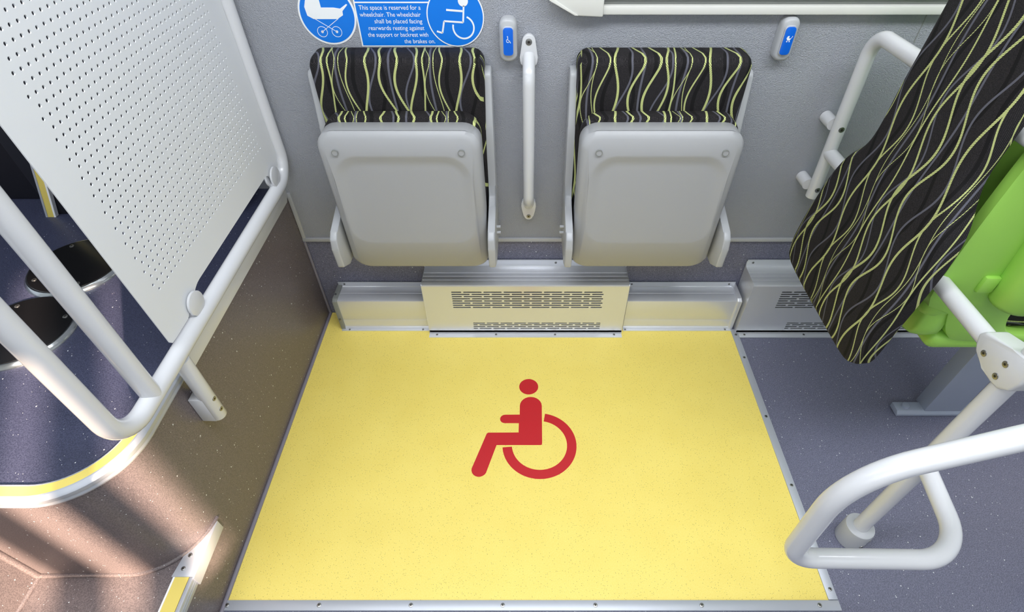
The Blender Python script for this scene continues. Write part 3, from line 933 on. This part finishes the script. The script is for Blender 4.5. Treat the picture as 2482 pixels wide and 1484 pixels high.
# ------------------------------------------------------------------ right side: patterned backrest seat
seat = props(empty('passenger_seat', (1.05, 1.03, 0.0)), 'green plastic seat seen from above with a tall striped fabric pad on its back', 'seat')
far = [(1.245, 0.474), (1.262, 0.505), (1.266, 0.545), (1.256, 0.630), (1.238, 0.750), (1.212, 0.825), (1.170, 0.880), (1.156, 0.930), (1.158, 1.02), (1.156, 1.12), (1.152, 1.25), (1.13, 1.30)]
near = [(0.90, 1.30), (0.868, 1.26), (0.866, 1.12), (0.864, 0.99), (0.850, 0.940), (0.826, 0.895), (0.812, 0.850), (0.806, 0.780), (0.808, 0.680), (0.812, 0.580), (0.818, 0.510), (0.836, 0.480), (0.88, 0.468), (1.03, 0.464), (1.18, 0.463)]
padp = smooth_poly(far + near, 4)
def padx(z): return 0.772 + max(0, z - 0.62) * 0.055
rings = []
for dx, d in ((0.050, 0.010), (0.046, 0.0), (0.022, -0.002), (0.010, 0.002), (0.003, 0.008), (0.0, 0.018)):
    rings.append([(padx(z) + dx, y, z) for y, z in inset(padp, d)])
bp = obj('backrest_pad', loft(rings), 'fabricbig', seat, 60)
# triangulated cap follows the slight lean well enough
def uvpad(c, n):
    y = c.y + 1.03; z = c.z; x = c.x + 1.05
    dx = max(0.0, x - 0.772 - max(0, z - 0.62) * 0.055)
    if n.z < -0.75:
        return (y + 0.03, z - dx)
    return (y + 0.03 + (dx if y > 1.0 else -dx), z)
set_uv(bp, uvpad)
# green shell behind the pad
shp = smooth_poly([(1.235, 0.54), (1.245, 0.62), (1.225, 0.75), (1.19, 0.86), (1.15, 1.0), (1.145, 1.22), (1.08, 1.28), (0.93, 1.28), (0.875, 1.22), (0.868, 1.0), (0.865, 0.86), (0.862, 0.74), (0.862, 0.62), (0.875, 0.54), (1.03, 0.52)], 4)
rings = []
for dx, d in ((0.0, 0.012), (0.006, 0.003), (0.030, -0.002), (0.055, 0.0), (0.062, 0.012)):
    rings.append([(0.912 + max(0, z - 0.62) * 0.03 + dx, y, z) for y, z in inset(shp, d)])
obj('back_shell', loft(rings), 'green', seat, 60)
for zz in (0.705, 1.03):
    obj('pad_bracket', box(0.815, 0.873, 0.93, 0.98, zz, zz + 0.035, 0.003), 'steelgrey', seat)
# side cheek of the shell with the hand hole: plate in the X-Z plane
def cheek(y0, y1, name):
    outer = [(0.892, 0.655), (0.948, 0.632), (0.964, 0.596), (0.985, 0.560), (1.027, 0.534), (1.20, 0.526), (1.42, 0.524), (1.45, 0.55), (1.44, 0.63), (1.30, 0.685), (1.17, 0.735), (1.12, 0.80), (1.09, 0.95), (1.06, 1.2), (1.02, 1.27), (0.95, 1.27), (0.915, 1.2), (0.890, 1.05), (0.880, 0.80)]
    hole = [(1.098, 0.622), (1.120, 0.572), (1.166, 0.556), (1.22, 0.558), (1.29, 0.588), (1.31, 0.615), (1.28, 0.640), (1.20, 0.655), (1.14, 0.662), (1.108, 0.650)]
    o1 = smooth_poly(outer, 4); h1 = smooth_poly(hole, 4)
    # ring of the outer outline matched to the hole by angle about the hole centre
    hc = Vector((1.18, 0.625))
    N = 72
    def cast(poly, a):
        d = Vector((math.cos(a), math.sin(a))); best = None
        for i in range(len(poly)):
            p, q = Vector(poly[i]), Vector(poly[(i + 1) % len(poly)])
            e = q - p; den = d.x * e.y - d.y * e.x
            if abs(den) < 1e-9: continue
            w_ = p - hc
            t = (w_.x * e.y - w_.y * e.x) / den; s = (w_.x * d.y - w_.y * d.x) / den
            if t > 0 and -1e-6 <= s <= 1 + 1e-6 and (best is None or t > best): best = t
        return tuple(hc + d * best)
    O_ = [cast(o1, 2 * PI * k / N) for k in range(N)]; H_ = [cast(h1, 2 * PI * k / N) for k in range(N)]
    ym = (y0 + y1) / 2
    rr = [[(x, y1, z) for x, z in H_], [(x, y0 + .004, z) for x, z in H_], [(x, y0, z) for x, z in inset(H_, -0.004)],
          [(x, y0, z) for x, z in inset(O_, 0.006)], [(x, y0 + .003, z) for x, z in inset(O_, 0.001)], [(x, y1, z) for x, z in O_]]
    rr.append(rr[0])
    b = loft(rr, False, False)
    bmesh.ops.remove_doubles(b, verts=b.verts, dist=1e-6)
    obj(name, b, 'green', seat, 50)
cheek(0.855, 0.88, 'side_cheek')
cheek(1.215, 1.235, 'side_cheek')
# rounded grip column on the near side and lower rear lobe
obj('side_grip', tube([(1.052, 0.842, 0.690), (1.050, 0.840, 0.74), (1.030, 0.840, 0.95), (1.01, 0.845, 1.22), (1.01, 0.85, 1.25)], [0.048, 0.053, 0.053, 0.050, 0.03], 28, dome=True), 'green', seat, 50)
obj('side_tab', box(0.965, 1.00, 0.845, 0.860, 0.700, 0.745, 0.006), 'green', seat)
obj('seat_pan', box(0.965, 1.45, 0.858, 1.235, 0.497, 0.548, 0.022, 4), 'green', seat)
obj('rear_lobe', box(0.905, 0.985, 0.860, 1.23, 0.60, 0.68, 0.025, 4), 'green', seat)
sc = obj('seat_cushion', box(1.0, 1.44, 0.885, 1.21, 0.54, 0.655, 0.03, 4), 'fabric', seat)
set_uv(sc, lambda c, n: (c.x * 0.4 + 0.1, c.y + c.z) if abs(n.z) > .5 else (c.z * 1.0 + 0.05, c.x))
sc2 = obj('inner_back_cushion', box(0.965, 1.02, 0.885, 1.13, 0.66, 1.2, 0.025, 4), 'fabric', seat)
set_uv(sc2, lambda c, n: (c.y, c.z))
# leg and foot rail
obj('leg', box(1.293, 1.415, 1.010, 1.060, 0.012, 0.475, 0.003), 'steelgrey', seat)
obj('leg_plate', box(1.10, 1.44, 0.94, 1.14, 0.472, 0.486, 0.003), 'steelgrey', seat)
fr = obj('foot_rail', prism([(1.003, 0.0), (1.003, 0.010), (1.012, 0.020), (1.045, 0.020), (1.045, 0.0)], 1.205, 1.50, 'x', bev=0.0015), 'steelgrey', seat)
obj('bolt', disc((1.238, 1.028, 0.019), (0, 0, 1), 0.0115, 0.010, 20, bev=0.003), 'steelgrey', fr)

# ------------------------------------------------------------------ right side: handrail frame with loop
hr = props(empty('handrail_frame', (0.891, 0.60, 0.0)), 'white tubular handrail with a floor post and a triangular loop, around the patterned backrest', 'handrail')
XR, YP, R = 0.887, 0.610, 0.019
obj('post', tube([(XR, YP, 0.05), (XR, YP, 1.9)], R, 24), 'white', hr)
cl = obj('floor_collar', tube([(XR, YP, 0.0), (XR, YP, 0.067), (XR, YP, 0.072), (XR, YP, 0.074)], [0.037, 0.037, 0.0355, 0.032], 36), 'frame', hr)
a1, a2 = math.radians(-62), math.radians(-100)
for a, zz in ((math.radians(-48), 0.045), (math.radians(-78), 0.022)):
    screw(cl, (XR + 0.0372 * math.cos(a), YP + 0.0372 * math.sin(a), zz), (math.cos(a), math.sin(a), 0), 0.006)
# upper and lower rails to the wall side upright
obj('wall_upright', tube(fillet([(0.872, 1.415, 0.575), (0.858, 1.415, 1.045), (0.87, 1.10, 1.048), (XR, YP, 1.05)], {1: 0.055}, 10), R * 0.97, 24), 'white', hr)
obj('lower_rail', tube([(0.868, 1.412, 0.722), (0.880, 1.1, 0.722), (XR, YP + 0.02, 0.724)], R * 0.97, 24), 'white', hr)
for zz in (0.80, 0.607):
    so = obj('wall_standoff', tube([(0.853, 1.479, zz), (0.855, 1.43, zz)], 0.0175, 20), 'white', hr)
    screw(so, (0.871 if zz < .7 else 0.864, 1.3968, zz), (0, -1, 0.0), 0.008)
# clamp joining rail and post
jp = [(0.700, 0.735), (0.692, 0.716), (0.683, 0.704), (0.669, 0.697), (0.648, 0.692), (0.622, 0.686), (0.602, 0.689), (0.583, 0.706), (0.575, 0.733), (0.577, 0.765), (0.595, 0.780), (0.630, 0.768), (0.690, 0.750)]
jc = obj('clamp', prism(jp, XR - 0.0222, XR + 0.0222, 'x', bev=0.006, seg=3), 'white', hr)
for (y, z) in ((0.664, 0.717), (0.620, 0.738), (0.618, 0.706)):
    screw(jc, (XR - 0.0224, y, z), (-1, 0, 0), 0.0065)
# triangular loop: leaves the post, comes forward, turns left, rises and runs off to the right
loop = fillet([(XR - 0.004, YP - 0.012, 0.405), (0.856, 0.400, 0.405), (0.508, 0.405, 0.405), (0.512, 0.418, 0.702), (0.745, 0.437, 0.790), (1.34, 0.494, 0.955), (1.34, 0.494, 0.0)],
              {1: 0.10, 2: 0.055, 3: 0.15, 4: 0.0, 5: 0.09}, 12)
obj('loop_tube', tube(loop, R, 28), 'white', hr)
